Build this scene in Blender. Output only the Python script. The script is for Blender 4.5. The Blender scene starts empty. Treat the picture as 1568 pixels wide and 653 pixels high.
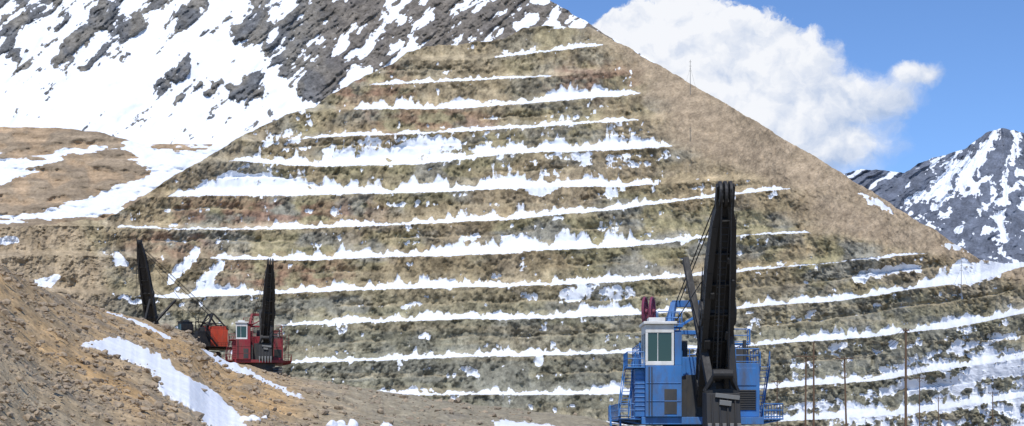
import bpy, math, random
import numpy as np
from mathutils import Vector, Matrix
random.seed(3)
F=2154.0; CX=784.0; HY=660.0
scene=bpy.context.scene
# ------------------------------------------------------------ noise
_T=[np.random.RandomState(s).rand(256,256).astype(np.float32) for s in range(12)]
def vn(x,y,s=0):
    T=_T[s%12]
    xi=np.floor(x).astype(np.int64); yi=np.floor(y).astype(np.int64)
    fx=x-xi; fy=y-yi
    fx=fx*fx*fx*(fx*(fx*6-15)+10); fy=fy*fy*fy*(fy*(fy*6-15)+10)
    a=T[xi&255,yi&255]; b=T[(xi+1)&255,yi&255]; c=T[xi&255,(yi+1)&255]; d=T[(xi+1)&255,(yi+1)&255]
    return (a*(1-fx)+b*fx)*(1-fy)+(c*(1-fx)+d*fx)*fy
def fbm(x,y,o=5,s=0,g=0.5):
    t=0;a=1;n=0
    ca,sa=math.cos(0.6),math.sin(0.6)
    for i in range(o):
        t=t+a*vn(x+17.3*i,y+9.1*i,s+i); n+=a; a*=g
        x,y=(x*ca-y*sa)*2.03,(x*sa+y*ca)*2.03
    return t/n
def afbm(x,y,o=5,s=0,g=0.5):
    t=0;a=1;n=0
    for i in range(o):
        t=t+a*vn(x+17.3*i,y+9.1*i,s+i); n+=a; a*=g; x=x*1.9; y=y*1.9
    return t/n
def ridged(x,y,o=4,s=0):
    t=0;a=1;n=0
    for i in range(o):
        t=t+a*(1-np.abs(2*vn(x+11.3*i,y+5.1*i,s+i)-1)); n+=a; a*=0.5; x=x*2.07; y=y*2.07
    return t/n
def sstep(a,b,x):
    t=np.clip((x-a)/(b-a),0,1); return t*t*(3-2*t)
RX0,RX1,RY0,RY1=-400,2000,-300,760
def raster(polys,blur=4):
    W=RX1-RX0; H=RY1-RY0
    gx,gy=np.meshgrid(np.arange(W)+RX0,np.arange(H)+RY0)
    out=np.zeros((H,W),np.float32)
    for p in polys:
        w=1.0
        if isinstance(p,tuple): p,w=p
        xs=[q[0] for q in p]; ys=[q[1] for q in p]
        x0=max(int(min(xs))-2-RX0,0);x1=min(int(max(xs))+3-RX0,W);y0=max(int(min(ys))-2-RY0,0);y1=min(int(max(ys))+3-RY0,H)
        sx=gx[y0:y1,x0:x1]; sy=gy[y0:y1,x0:x1]
        ins=np.zeros(sx.shape,bool)
        for i in range(len(p)):
            ax,ay=p[i];bx,by=p[(i+1)%len(p)]
            if ay==by: continue
            c=((ay>sy)!=(by>sy))&(sx<(bx-ax)*(sy-ay)/(by-ay)+ax)
            ins^=c
        out[y0:y1,x0:x1]=np.where(ins,w,out[y0:y1,x0:x1])
    if blur>0:
        for _ in range(2):
            for ax in (0,1):
                k=2*blur+1
                pad=[(0,0),(0,0)]; pad[ax]=(blur+1,blur)
                c=np.cumsum(np.pad(out,pad,mode='edge'),axis=ax,dtype=np.float64)
                out=((c[k:]-c[:-k])/k if ax==0 else (c[:,k:]-c[:,:-k])/k).astype(np.float32)
    return out
def samp(r,x,y):
    x=np.clip(x-RX0,0,r.shape[1]-2.001); y=np.clip(y-RY0,0,r.shape[0]-2.001)
    xi=x.astype(int); yi=y.astype(int); fx=x-xi; fy=y-yi
    return (r[yi,xi]*(1-fx)+r[yi,xi+1]*fx)*(1-fy)+(r[yi+1,xi]*(1-fx)+r[yi+1,xi+1]*fx)*fy
def ell(cx,cy,rx,ry,ang=0,n=18):
    a=math.radians(ang);r=[]
    for i in range(n):
        t=2*math.pi*i/n; u=rx*math.cos(t); v=ry*math.sin(t)
        r.append((cx+u*math.cos(a)-v*math.sin(a),cy+u*math.sin(a)+v*math.cos(a)))
    return r
def P(px,py,D): return (D*(px-CX)/F,D,D*(HY-py)/F)
def lerp_pts(x,pts):
    return np.interp(x,[p[0] for p in pts],[p[1] for p in pts])
def grid_obj(name,X,Y,Z,attrs,mat):
    ny,nx=X.shape
    me=bpy.data.meshes.new(name)
    co=np.stack([X,Y,Z],-1).reshape(-1,3).astype(np.float32)
    idx=np.arange(ny*nx).reshape(ny,nx)
    q=np.stack([idx[:-1,:-1],idx[:-1,1:],idx[1:,1:],idx[1:,:-1]],-1).reshape(-1,4)
    me.vertices.add(len(co)); me.vertices.foreach_set('co',co.ravel())
    me.loops.add(q.size); me.loops.foreach_set('vertex_index',q.ravel().astype(np.int32))
    me.polygons.add(len(q)); me.polygons.foreach_set('loop_start',(np.arange(len(q))*4).astype(np.int32))
    try: me.polygons.foreach_set('loop_total',np.full(len(q),4,np.int32))
    except Exception: pass
    me.update(calc_edges=True)
    me.polygons.foreach_set('use_smooth',np.ones(len(q),bool))
    for k,v in attrs.items():
        if v.ndim==3:
            a=me.attributes.new(k,'FLOAT_COLOR','POINT')
            c=np.concatenate([v,np.ones(v.shape[:2]+(1,))],-1)
            a.data.foreach_set('color',c.astype(np.float32).ravel())
        else:
            a=me.attributes.new(k,'FLOAT','POINT'); a.data.foreach_set('value',v.astype(np.float32).ravel())
    me.materials.append(mat)
    o=bpy.data.objects.new(name,me); scene.collection.objects.link(o)
    return o
# ------------------------------------------------------------ materials
def nm(name):
    m=bpy.data.materials.new(name); m.use_nodes=True
    nt=m.node_tree; b=nt.nodes['Principled BSDF']; return m,nt,b
def N(nt,t,**k):
    n=nt.nodes.new(t)
    for a,v in k.items(): setattr(n,a,v)
    return n
def math_n(nt,op,a,b=None,c=None,clamp=False):
    n=N(nt,'ShaderNodeMath',operation=op); n.use_clamp=clamp
    for i,v in enumerate((a,b,c)):
        if v is None: continue
        if isinstance(v,(int,float)): n.inputs[i].default_value=v
        else: nt.links.new(v,n.inputs[i])
    return n.outputs[0]
def noise_n(nt,vec,scale,detail=6,rough=0.6,dim='3D'):
    n=N(nt,'ShaderNodeTexNoise'); n.inputs['Scale'].default_value=scale; n.inputs['Detail'].default_value=detail; n.inputs['Roughness'].default_value=rough
    nt.links.new(vec,n.inputs['Vector']); return n.outputs['Fac']
def mapr(nt,v,a,b,c,d,smooth=False):
    n=N(nt,'ShaderNodeMapRange'); n.inputs[1].default_value=a;n.inputs[2].default_value=b;n.inputs[3].default_value=c;n.inputs[4].default_value=d
    if smooth: n.interpolation_type='SMOOTHSTEP'
    nt.links.new(v,n.inputs[0]); return n.outputs[0]
def mixc(nt,f,a,b,bt='MIX'):
    n=N(nt,'ShaderNodeMix',data_type='RGBA',blend_type=bt)
    for i,v in ((0,f),(6,a),(7,b)):
        if isinstance(v,(int,float)): n.inputs[i].default_value=v
        elif isinstance(v,tuple): n.inputs[i].default_value=(*v,1)
        else: nt.links.new(v,n.inputs[i])
    return n.outputs[2]
def terrain_mat(name,fine,snowcol=(0.77,0.80,0.85),namp=0.5,bump=0.5,bscale=0.1,bdist=2.0,contrast=(0.55,1.4),aniso=(1,1,1),snowbump=0.45,edge=0.16):
    m,nt,b=nm(name)
    tc=N(nt,'ShaderNodeTexCoord'); mp=N(nt,'ShaderNodeMapping'); mp.inputs['Scale'].default_value=aniso
    nt.links.new(tc.outputs['Object'],mp.inputs[0]); v=mp.outputs[0]; vo=tc.outputs['Object']
    at=N(nt,'ShaderNodeAttribute',attribute_name='tint'); sn=N(nt,'ShaderNodeAttribute',attribute_name='snow')
    n1=noise_n(nt,v,fine,5,0.7); n2=noise_n(nt,vo,fine*5,3,0.7)
    f=math_n(nt,'MULTIPLY',mapr(nt,n1,0.3,0.7,contrast[0],contrast[1]),mapr(nt,n2,0.3,0.7,0.75,1.25))
    comb=N(nt,'ShaderNodeCombineColor'); 
    for i in range(3): nt.links.new(f,comb.inputs[i])
    rock=mixc(nt,1.0,at.outputs['Color'],comb.outputs[0],'MULTIPLY')
    n3=noise_n(nt,vo,fine*1.5,4,0.7)
    s=math_n(nt,'ADD',sn.outputs['Fac'],math_n(nt,'MULTIPLY',math_n(nt,'SUBTRACT',n3,0.5),namp*2))
    mask=mapr(nt,s,0.0,edge,0,1,True)
    sc=mixc(nt,mapr(nt,n1,0.35,0.65,0,1),tuple(c*0.9 for c in snowcol),snowcol)
    col=mixc(nt,mask,rock,sc); nt.links.new(col,b.inputs['Base Color'])
    b.inputs['Roughness'].default_value=0.9; b.inputs['Specular IOR Level'].default_value=0.15
    nb=noise_n(nt,v,bscale,5,0.72)
    bm=N(nt,'ShaderNodeBump'); bm.inputs['Distance'].default_value=bdist
    nt.links.new(nb,bm.inputs['Height']); nt.links.new(mapr(nt,mask,0,1,bump,bump*snowbump),bm.inputs['Strength'])
    nt.links.new(bm.outputs[0],b.inputs['Normal'])
    return m
def mixn(a,b,t): return a*(1-t[...,None])+b*t[...,None]
C=lambda *c: np.array(c,float)
# ------------------------------------------------------------ terraced mine wall
S_W=[(-400,352),(0,350),(60,345),(100,340),(115,338),(150,337),(180,328),(235,290),(290,255),(340,226),(400,192),(440,176),(480,166),(500,148),(530,132),(570,112),(600,97),(625,78),(660,72),(720,66),(770,60),(800,44),(850,40),(900,42),(930,56),(1000,95),(1060,131),(1150,181),(1230,230),(1295,268),(1380,322),(1450,365),(1500,396),(1530,402),(1600,402),(1700,395),(2000,370)]
nx=1330; ny=470
px=np.linspace(-260,1860,nx); t=np.linspace(0,1,ny)[:,None]
S=lerp_pts(px,S_W)+9*(fbm(px/26,px*0+3,6,1,.64)-0.5)
PX=np.repeat(px[None],ny,0); PY=720+(S[None]-720)*t
BEN=[
 ([(700,92),(760,88),(920,70),(960,66)],[(755,0),(765,7),(850,8),(915,8),(925,0)]),
 ([(540,133),(630,127),(845,117),(940,110)],[(560,0),(575,3),(650,5),(700,7),(840,4),(850,0)]),
 ([(500,172),(560,168),(700,166),(790,160),(947,147),(1000,142)],[(540,0),(552,11),(640,15),(700,12),(790,9),(850,17),(940,11),(985,0)]),
 ([(400,217),(462,213),(640,205),(800,196),(970,185),(1060,178)],[(455,0),(470,4),(640,6),(800,8),(960,5),(985,0)]),
 ([(300,252),(360,247),(500,256),(640,252),(700,244),(800,234),(900,232),(1020,226),(1100,222)],[(350,0),(372,14),(420,16),(470,14),(540,24),(600,28),(650,22),(700,12),(760,15),(850,18),(930,24),(1005,18),(1030,0)]),
 ([(240,303),(262,301),(450,299),(600,297),(700,293),(800,288),(970,285),(1150,275)],[(255,0),(270,10),(350,24),(420,32),(500,22),(600,18),(680,26),(780,32),(800,16),(880,18),(960,10),(1000,8),(1010,0)]),
 ([(160,347),(320,353),(600,346),(800,335),(950,320),(1100,301),(1200,290),(1260,284)],[(178,0),(185,4),(250,3),(330,5),(500,10),(620,9),(800,15),(900,10),(1000,7),(1150,7),(1195,6),(1215,0)]),
 ([(90,392),(320,397),(480,398),(700,392),(850,383),(1000,375),(1080,364),(1235,357),(1330,350)],[(320,0),(335,8),(420,9),(500,14),(640,17),(720,18),(780,26),(850,18),(960,14),(1050,8),(1100,3),(1235,3),(1245,0)]),
 ([(60,448),(160,450),(280,457),(450,448),(700,441),(850,437),(1000,428),(1180,412),(1320,398),(1420,388),(1500,384)],[(200,0),(275,10),(320,14),(420,5),(480,12),(600,16),(700,12),(800,16),(900,12),(1000,8),(1150,4),(1220,2),(1310,2),(1330,4),(1410,3),(1425,0)]),
 ([(-50,500),(440,498),(700,490),(850,488),(1000,480),(1150,471),(1290,460),(1420,440),(1500,430),(1568,408),(1700,390)],[(420,0),(445,5),(520,7),(640,12),(700,10),(850,16),(960,13),(1100,7),(1200,7),(1280,12),(1400,10),(1450,22),(1530,16),(1700,10)]),
 ([(-50,555),(450,556),(700,548),(970,541),(1160,529),(1300,519),(1450,504),(1568,480),(1750,450)],[(430,0),(450,6),(560,12),(700,13),(800,10),(960,8),(1160,6),(1260,12),(1420,10),(1500,18),(1568,16),(1700,10)]),
 ([(-50,606),(575,606),(960,604),(1200,594),(1350,582),(1568,548),(1750,520)],[(560,0),(580,8),(700,10),(820,8),(950,14),(1180,8),(1300,12),(1400,14),(1500,18),(1568,14),(1700,10)]),
 ([(-50,658),(740,656),(1200,646),(1400,634),(1568,608),(1750,580)],[(700,0),(740,8),(900,8),(1150,8),(1300,20),(1450,14),(1568,14)]),
 ([(-50,705),(740,705),(1200,700),(1568,672),(1750,650)],[(700,8),(1568,20)]),
]
MINOR=[([(560,112),(700,106),(950,90)],.7),([(500,192),(800,180),(1000,165)],.9),([(430,228),(640,226),(800,216),(1000,204)],.8),([(330,275),(700,268),(1000,256)],.8),([(230,322),(600,322),(900,306),(1150,286)],.9),([(190,372),(600,370),(900,352),(1200,322)],.9),([(200,420),(600,420),(900,408),(1200,386)],.9),([(450,474),(900,462),(1200,440),(1420,414)],.8),([(450,528),(900,514),(1200,500),(1568,446)],.9),([(450,582),(900,574),(1200,562),(1568,514)],.8),([(900,630),(1200,622),(1568,580)],.8),([(1300,424),(1420,412),(1568,392)],.9)]
wob=4*(fbm(PX/45,PY/200,4,2)-0.5)+1.8*(fbm(PX/6,PY/200,2,5)-0.5)
XE=np.interp(PY,[40,60,145,225,290,357,392,450,700],[900,935,985,1040,1215,1260,1440,1620,1900])+30*(fbm(PX/50,PY/20,4,3)-.5)
Wf=1/(1+np.exp(-(XE-PX)/14))
cot=0.36*Wf+1.15*(1-Wf)
snow=np.full(PX.shape,-1.0)
rg=0.22+1.4*ridged(PX/24,PY/90,3,4)**1.8
rg2=0.35+1.3*fbm(PX/7,PY/30,4,6,.6)
lowf=0.55+1.05*fbm(PX/60,PY/40,3,10)
benchpos=np.full(PX.shape,60.0); below=np.full(PX.shape,60.0)
for k,(cl,th) in enumerate(BEN):
    yk=lerp_pts(PX,cl)+wob
    T=lerp_pts(PX,th)*(1.0)
    u=yk-PY
    bw=7+0.15*T
    cot+= Wf*3.0*sstep(0,1.5,u)*(1-sstep(bw*0.8,bw*1.4,u))
    Te=np.maximum(T*rg*rg2*lowf,T*0.20)+0.01
    s=np.where(u>=0,0.75*(1-u/Te),u/1.2)
    s=np.where(T>0.6,s,-1.0)
    snow=np.maximum(snow,np.clip(s,-1,0.8))
    benchpos=np.where(u>=0,np.minimum(benchpos,u),benchpos)
    below=np.where(u<0,np.minimum(below,-u),below)
mled=np.zeros_like(PX); mrel=np.zeros_like(PX)
for q_,(cl,wt) in enumerate(MINOR):
    xs=[c[0] for c in cl]
    yk=lerp_pts(PX,cl)+wob*1.6+7*(fbm(PX/36,PX*0+q_*3.3,4,8)-.5); u=yk-PY
    wx_=wt*sstep(xs[0]-30,xs[0]+40,PX)*(1-sstep(xs[-1]-40,xs[-1]+30,PX))*sstep(.30,.60,fbm(PX/70+q_*5,PX*0+q_*2.7,3,5))*Wf
    mrel+=4.5*wx_*sstep(0,2,u)*np.exp(-np.maximum(u,0)/12); mled=np.maximum(mled,wx_*sstep(0,1.5,u)*(1-sstep(2.5,5,u)))
ex=raster([
 [(262,300),(300,285),(350,262),(420,268),(500,285),(420,299)],
 [(640,210),(700,208),(720,222),(660,240),(600,246),(560,235)],
 [(1170,415),(1185,408),(1190,412)],
 [(275,400),(300,375),(310,380),(285,418),(262,440),(250,435)],
 [(300,430),(335,398),(352,402),(330,430),(350,448),(300,456)],
 [(155,385),(195,392),(198,408),(175,405)],
 [(165,445),(200,455),(260,460),(200,466)],
 [(1305,425),(1330,412),(1400,404),(1420,412),(1350,424),(1310,432)],
 [(1440,432),(1470,395),(1485,400),(1540,402),(1535,425),(1480,438)],
 (ell(885,447,34,14,-20),.85), (ell(948,448,30,12,0),.8), (ell(810,455,16,8),.8),(ell(632,467,22,6,-10),.8),(ell(650,515,12,7),.8),(ell(720,570,18,8,20),.85),(ell(825,553,8,14),.9),
 [(1305,293),(1345,305),(1380,330),(1350,322)],[(1440,370),(1475,378),(1490,386),(1450,380)],
 (ell(1045,365,16,8),.8),(ell(940,290,18,14,-30),.8),(ell(610,313,22,5),.8),(ell(515,325,8,12,20),.8),(ell(830,290,30,9,-5),.9),
 (ell(1145,275,8,3),.9),(ell(1185,300,6,6),.8),(ell(865,38,30,5,-10),.9),
 [(1385,590),(1420,585),(1500,560),(1568,550),(1568,575),(1500,580),(1430,600)],
 (ell(1250,620,50,8,-5),.85),(ell(1350,600,40,8,-10),.85),(ell(1500,525,60,8,-15),.85),(ell(1420,545,40,6,-12),.8),(ell(1320,640,60,10,-8),.85),(ell(1480,620,50,8,-12),.85),(ell(1230,560,30,5,-5),.75),
 ell(720,365,20,6),ell(790,372,26,16,0),
],2)
wx=14*(fbm(PX/12,PY/12,5,7,.6)-0.5); wy=14*(fbm(PX/12,PY/12,5,8,.6)-0.5)
fz=fbm(PX/6,PY/8,5,3,.65)
snow=np.maximum(snow,samp(ex,PX+wx,PY+wy)*1.3-0.86+ 1.8*(fz-0.45))
dens=0.105*np.ones_like(PX)+0.22*sstep(1150,1500,PX)*sstep(460,560,PY)+0.13*np.exp(-((PY-232)/30)**2)*sstep(340,420,PX)*(1-sstep(980,1030,PX))
pn=0.6*fbm(PX/20+PY/60,PY/12,4,9)+.4*fbm(PX/5,PY/9,4,2,.6)
snow=np.maximum(snow,np.clip((pn-(0.79-dens))*5,-1,0.6)-(1-Wf)*0.6)
snow=np.maximum(snow,mled*1.1-1.20+.9*(pn-.3))
snow=np.clip(snow,-1,0.8)
D0=lerp_pts(px,[(-260,560),(100,600),(400,640),(800,640),(1100,580),(1350,500),(1568,430),(1860,340)])
dpy=(PY[:-1]-PY[1:])
lnD=np.zeros_like(PX); lnD[1:]=np.cumsum(dpy*0.5*(cot[1:]+cot[:-1])/F,axis=0)
for _ in range(3):
    lnD[:,1:-1]=(lnD[:,:-2]+lnD[:,1:-1]*2+lnD[:,2:])/4
D=D0[None]*np.exp(lnD)+mrel
crag=sstep(.43,.62,fbm(PX/20,PY/36,5,11,.6)+.15*sstep(34,8,below))*Wf
big=fbm(PX/75,PY/90,3,2)-0.5
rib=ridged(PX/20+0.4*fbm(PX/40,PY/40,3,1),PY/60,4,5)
fine=fbm(PX/6.5,PY/9,5,3,.6)-0.5
snm=sstep(-0.1,0.3,snow)
disp=11*big-(2.6*rib*(0.35+0.65*Wf))*(1-0.7*snm)-(2.8+3.2*crag)*fine*(1-0.8*snm)
D=D+disp
n1=fbm(PX/60,PY/26,5,1); n2=fbm(PX/140+5,PY/70,4,6); n3=fbm(PX/11,PY/26,5,8,.6); n4=fbm(PX/200,PY/9,4,10)
one=np.ones(PX.shape+(3,))
olive=C(.285,.25,.145); grey=C(.265,.25,.20); brn=C(.32,.245,.15); red=C(.29,.165,.11); tan=C(.41,.34,.22)
tint=mixn(one*olive,one*grey,sstep(.42,.60,n1))
tint=mixn(tint,one*brn,sstep(.44,.62,n2)*0.8*sstep(540,380,PY))
tint=mixn(tint,one*C(.36,.295,.185),sstep(330,60,PY)*.5)
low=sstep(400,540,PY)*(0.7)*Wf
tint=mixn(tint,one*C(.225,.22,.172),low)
redm=samp(raster([[(230,312),(400,305),(600,320),(600,342),(300,348)],[(340,402),(520,405),(560,430),(420,443),(340,430)],[(840,112),(960,100),(1000,140),(860,145)],[(560,170),(760,168),(760,195),(580,200)],[(500,130),(600,100),(640,150),(520,165)],[(200,355),(330,360),(320,390),(200,385)]],14),PX+3*wx,PY+2*wy)
tint=mixn(tint,one*red,np.clip(redm*sstep(.33,.56,fbm(PX/25,PY/14,4,2))*.85,0,1))
tint=mixn(tint,one*tan,sstep(.50,.75,n4)*0.45)
tint=mixn(tint,one*tan*1.05,mled*.6)
blot=fbm(PX/8,PY/7,5,2,.65)
tint=mixn(tint,tint*0.55,crag*sstep(.43,.60,blot)*.9)
tint=mixn(tint,tint*0.85,crag*.5)
tal=np.exp(-np.maximum(benchpos-5,0)/14)*Wf*(1-crag*.6)
tint=mixn(tint,tint*1.28,tal)
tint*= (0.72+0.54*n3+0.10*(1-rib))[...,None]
flank=(1-Wf)
tint=mixn(tint,one*C(.345,.265,.18)*(0.60+0.5*fbm(PX/50+PY/60,PY/8,4,1)+.34*blot)[...,None],flank*0.9)
lf=samp(raster([[(-400,340),(120,340),(160,400),(175,470),(-400,470)]],12),PX,PY)
tint=mixn(tint,one*C(.40,.31,.205)*(0.7+0.55*n3)[...,None],np.clip(lf,0,1)*0.85)
lsn=samp(raster([[(-400,362),(30,362),(28,374),(-400,378)],[(50,428),(95,418),(80,440),(45,434)]],2),PX+wx,PY+wy)
snow=np.where(lf>0.5,lsn*1.5-0.75,snow)
X=D*(PX-CX)/F; Y=D.copy(); Z=D*(HY-PY)/F
bx=[];by=[];bz=[]
for q,dd in enumerate((4,12,30,70,150,300)):
    bx.append(X[-1]);by.append(Y[-1]+dd);bz.append(np.maximum(Z[-1]-dd*(0.25 if q<2 else 0.6),-17))
X=np.vstack([X]+[b[None] for b in bx]);Y=np.vstack([Y]+[b[None] for b in by]);Z=np.vstack([Z]+[b[None] for b in bz])
ext=lambda A: np.concatenate([A]+[A[-1:]]*6,0)
m_wall=terrain_mat('bench_rock',0.15,namp=0.42,bump=0.7,bscale=0.17,bdist=2.2,aniso=(1.2,1,0.9),contrast=(0.60,1.38),snowcol=(.80,.825,.87))
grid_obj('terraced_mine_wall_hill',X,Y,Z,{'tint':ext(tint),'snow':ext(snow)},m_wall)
# ------------------------------------------------------------ generic mountain
def mountain(name,x0,x1,nx,ny,Spts,ybot,Db,cotv,amp,rockfn,mat,rough=8,seed=0):
    px=np.linspace(x0,x1,nx); S=lerp_pts(px,Spts)+rough*(fbm(px/22,px*0+seed,6,seed,0.6)-0.5)
    t=np.linspace(0,1,ny)[:,None]; PX=np.repeat(px[None],ny,0); PY=ybot+(S[None]-ybot)*t
    D=Db*np.exp((ybot-PY)*cotv/F)
    snow,tint,rel=rockfn(PX,PY)
    D=D-amp*rel
    X=D*(PX-CX)/F; Y=D; Z=D*(HY-PY)/F
    for dd in (30,150,500,1200):
        X=np.vstack([X,X[ny-1:ny]]);Y=np.vstack([Y,Y[ny-1:ny]+dd]);Z=np.vstack([Z,np.maximum(Z[ny-1:ny]-dd*0.6,-17)])
    e=lambda A: np.concatenate([A]+[A[-1:]]*4,0)
    return grid_obj(name,X,Y,Z,{'tint':e(tint),'snow':e(snow)},mat)
Rk=raster([([(-400,-300),(830,-300),(830,0),(330,0),(310,50),(215,62),(150,105),(60,110),(0,115),(-400,110)],0.42),
 ([(340,-10),(500,-60),(830,-60),(940,60),(600,95),(525,130),(500,165),(460,150),(420,105),(390,70),(330,45)],0.58),
 ([(400,-100),(830,-100),(960,80),(620,90),(560,30),(480,0)],0.66),
 (ell(282,100,32,12,-48),1.0),(ell(380,137,34,20,-30),1.05),(ell(490,122,44,28,-42),1.1),(ell(296,20,30,12,-50),1.0),(ell(316,132,16,8,-30),0.95),(ell(240,127,14,6,-30),.9),
 (ell(112,75,36,17,-42),.95),(ell(205,45,26,11,-42),.95),(ell(30,80,36,9,-40),.85),(ell(440,80,26,10,-45),.95),(ell(155,30,34,12,-38),.85),
 (ell(72,142,14,7,-40),.85),(ell(325,180,6,3),.8),(ell(415,195,14,3,-30),.8),(ell(400,165,10,3,-30),.8),(ell(182,88,18,6,-60),.9),(ell(370,40,26,8,-50),.9),(ell(545,20,36,18,-40),.95),(ell(220,190,10,2,-20),.7),(ell(700,30,60,14,-20),.85)],5)
def rock_left(PX,PY):
    w_=14*(fbm(PX/40,PY/40,4,1)-.5)
    al=(PX*.74-PY*.67)+w_; pe=(PX*.67+PY*.74)+w_
    n=.62*afbm(al/52,pe/11,6,3,0.62)+.38*fbm(PX/16,PY/16,5,8,.62); r=ridged(al/56,pe/14,4,2)
    n0=fbm(PX/9,PY/9,5,5,.6)
    m=samp(Rk,PX+26*(n0-0.5),PY+26*(fbm(PX/9+9,PY/9,5,6,.6)-0.5))
    rock=m*1.12+(n-0.5)*3.2+(r-0.55)*0.7-0.66
    snow=np.clip(-rock*2.4,-1,0.8)
    rel=sstep(-0.1,0.9,rock)*(0.2+0.8*r)+1.9*(fbm(al/120,pe/60,4,7)-0.5)+.5*afbm(al/60,pe/22,3,6)
    o=np.ones(PX.shape+(3,))
    tint=mixn(o*C(.135,.137,.14),o*C(.20,.185,.16),sstep(.4,.65,fbm(PX/30,PY/30,4,1)))
    tint=mixn(tint,o*C(.17,.145,.12),sstep(440,540,PX)*.7)
    tint*=(.45+1.0*fbm(PX/8,PY/6,5,9,.65))[...,None]
    return snow,tint,rel
m_mt=terrain_mat('alpine_rock_snow',0.10,namp=0.46,bump=0.6,bscale=0.08,bdist=3.5,contrast=(0.6,1.4),snowbump=0.2,snowcol=(.80,.825,.87))
mountain('snowy_mountain',-380,1010,1000,440,[(-400,-230),(500,-160),(700,-90),(800,-25),(835,-2),(860,10),(900,35),(920,50),(1010,100)],370,1500,1.25,13,rock_left,m_mt,8,2)
def rock_right(PX,PY):
    # rock ribs fan out downslope from the summit
    dx=PX-1535; dy=np.maximum(PY-150,5); ang=dx/dy
    w_=.25*(fbm(PX/30,PY/30,4,2)-.5)
    n=.55*afbm((ang+w_)*7,PY/46,5,3,.62)+.45*fbm(PX/13,PY/11,5,6,.62)
    r=ridged((ang+w_)*4,PY/90,4,2)
    w=0.11*sstep(1420,1330,PX)+0.06*sstep(300,390,PY)-0.10*np.exp(-((PX-1450)/45)**2-((PY-250)/14)**2)
    rock=(n-0.5)*3.6+0.7*(r-0.55)+w*3+.02
    return np.clip(-rock*2.2,-1,.8),np.ones(PX.shape+(3,))*C(.125,.14,.175)*(0.7+0.7*fbm(PX/12,PY/12,4,4))[...,None],r*1.0+0.4*n  # bluish rock tint paints in the distance haze
m_mt2=terrain_mat('distant_alpine_rock_snow',0.035,namp=0.45,bump=0.5,bscale=0.02,bdist=10,contrast=(0.7,1.3),snowbump=0.15,snowcol=(.78,.81,.86))
mountain('distant_mountain',1180,2000,620,260,[(1180,300),(1250,280),(1300,264),(1318,258),(1345,259),(1385,264),(1410,250),(1440,240),(1480,226),(1510,203),(1535,195),(1568,204),(1620,235),(1700,262),(2000,330)],450,3300,1.3,75,rock_right,m_mt2,7,5)
# ------------------------------------------------------------ tailings hills (left)
Bt=raster([[(-400,180),(0,180),(150,195),(200,214),(182,226),(120,224),(60,231),(-400,238)],
 [(-400,262),(0,288),(55,258),(110,240),(190,232),(216,245),(222,268),(165,290),(95,312),(50,329),(-400,331)],
 [(-400,240),(90,236),(60,244),(-400,250)],[(235,222),(335,221),(335,226),(240,227)],
 [(-400,350),(100,338),(170,330),(250,290),(420,290),(420,500),(-400,500)]],4)
def tail(PX,PY):
    w1=9*(fbm(PX/18,PY/8,5,3,.6)-.5); w2=6*(fbm(PX/18,PY/8,5,4,.6)-.5)
    b=samp(Bt,PX+w1*4,PY+w2*2.6)
    st=afbm(PX/60,PY/5,4,2)
    snow=np.clip(0.62-b*1.35+ 1.8*(st-0.57)*(b>0.2),-1,.8)
    n=fbm(PX/30,PY/14,5,1)
    o=np.ones(PX.shape+(3,))
    tint=mixn(o*C(.38,.275,.175),o*C(.29,.225,.155),sstep(.4,.6,n))*(0.6+.75*st)[...,None]
    rel=1.6*n+0.35*ridged(PX/14,PY/24,4,3)*b
    return snow,tint,rel
m_tail=terrain_mat('tailings_soil',0.08,namp=0.35,bump=0.6,bscale=0.1,bdist=2,contrast=(0.7,1.3))
mountain('tailings_hill',-380,420,420,220,[(-400,192),(0,195),(80,196),(150,202),(195,214),(215,221),(330,221),(420,232)],470,800,1.6,9,tail,m_tail,4,7)
# ------------------------------------------------------------ foreground bank
S_F=[(-300,300),(-100,360),(0,402),(60,438),(105,456),(165,476),(230,492),(290,512),(318,538),(350,554),(400,566),(445,577),(520,588),(600,602),(700,617),(800,628),(900,638),(950,650),(1000,668),(1100,700),(1200,706)]
nx=760;ny=330
px=np.linspace(-300,1200,nx); S=lerp_pts(px,S_F)+4*(fbm(px/14,px*0+1,5,3)-.5)
tt=np.linspace(0,1,ny)
row=np.where(tt<0.85,tt/0.85,1+((tt-0.85)/0.15)**1.5*1.5)[:,None]
PXf=np.repeat(px[None],ny,0); PYf=S[None]+(780-S[None])*row
Dr=lerp_pts(px,[(-300,24),(0,32),(300,60),(440,85),(600,110),(950,140),(1200,140)])
g=lerp_pts(px,[(-300,1.6e-4),(0,1.6e-4),(300,1.9e-4),(600,2.6e-4),(950,3e-4),(1200,3e-4)])
inv=1/Dr[None]+(PYf-S[None])*g[None]
inv=np.maximum(inv,(PYf-HY)/(F*2.45))
Df=1/inv
Xw=Df*(PXf-CX)/F
mound=(fbm(Xw/3+50,Df/3,5,2)-.5)
Sf_mask=raster([[(118,524),(150,519),(182,523),(215,535),(250,551),(292,580),(330,600),(355,622),(380,655),(385,700),(335,700),(318,650),(285,618),(245,596),(222,562),(180,546),(140,534)],
 [(153,478),(175,479),(205,490),(245,508),(282,531),(250,524),(210,505)],
 [(300,528),(330,542),(380,565),(430,592),(476,619),(440,608),(380,580),(330,556)],
 [(738,646),(770,645),(850,654),(900,670),(780,662)],[(500,649),(535,643),(560,655),(560,665),(505,662)],[(580,650),(600,648),(605,656),(585,660)]],2)
snf=samp(Sf_mask,PXf+12*(fbm(PXf/9,PYf/6,6,1,.62)-.5),PYf+11*(fbm(PXf/9,PYf/6,6,2,.62)-.5))
snowf=snf*1.6-0.8
fade=sstep(0,25,PYf-S[None])
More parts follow.
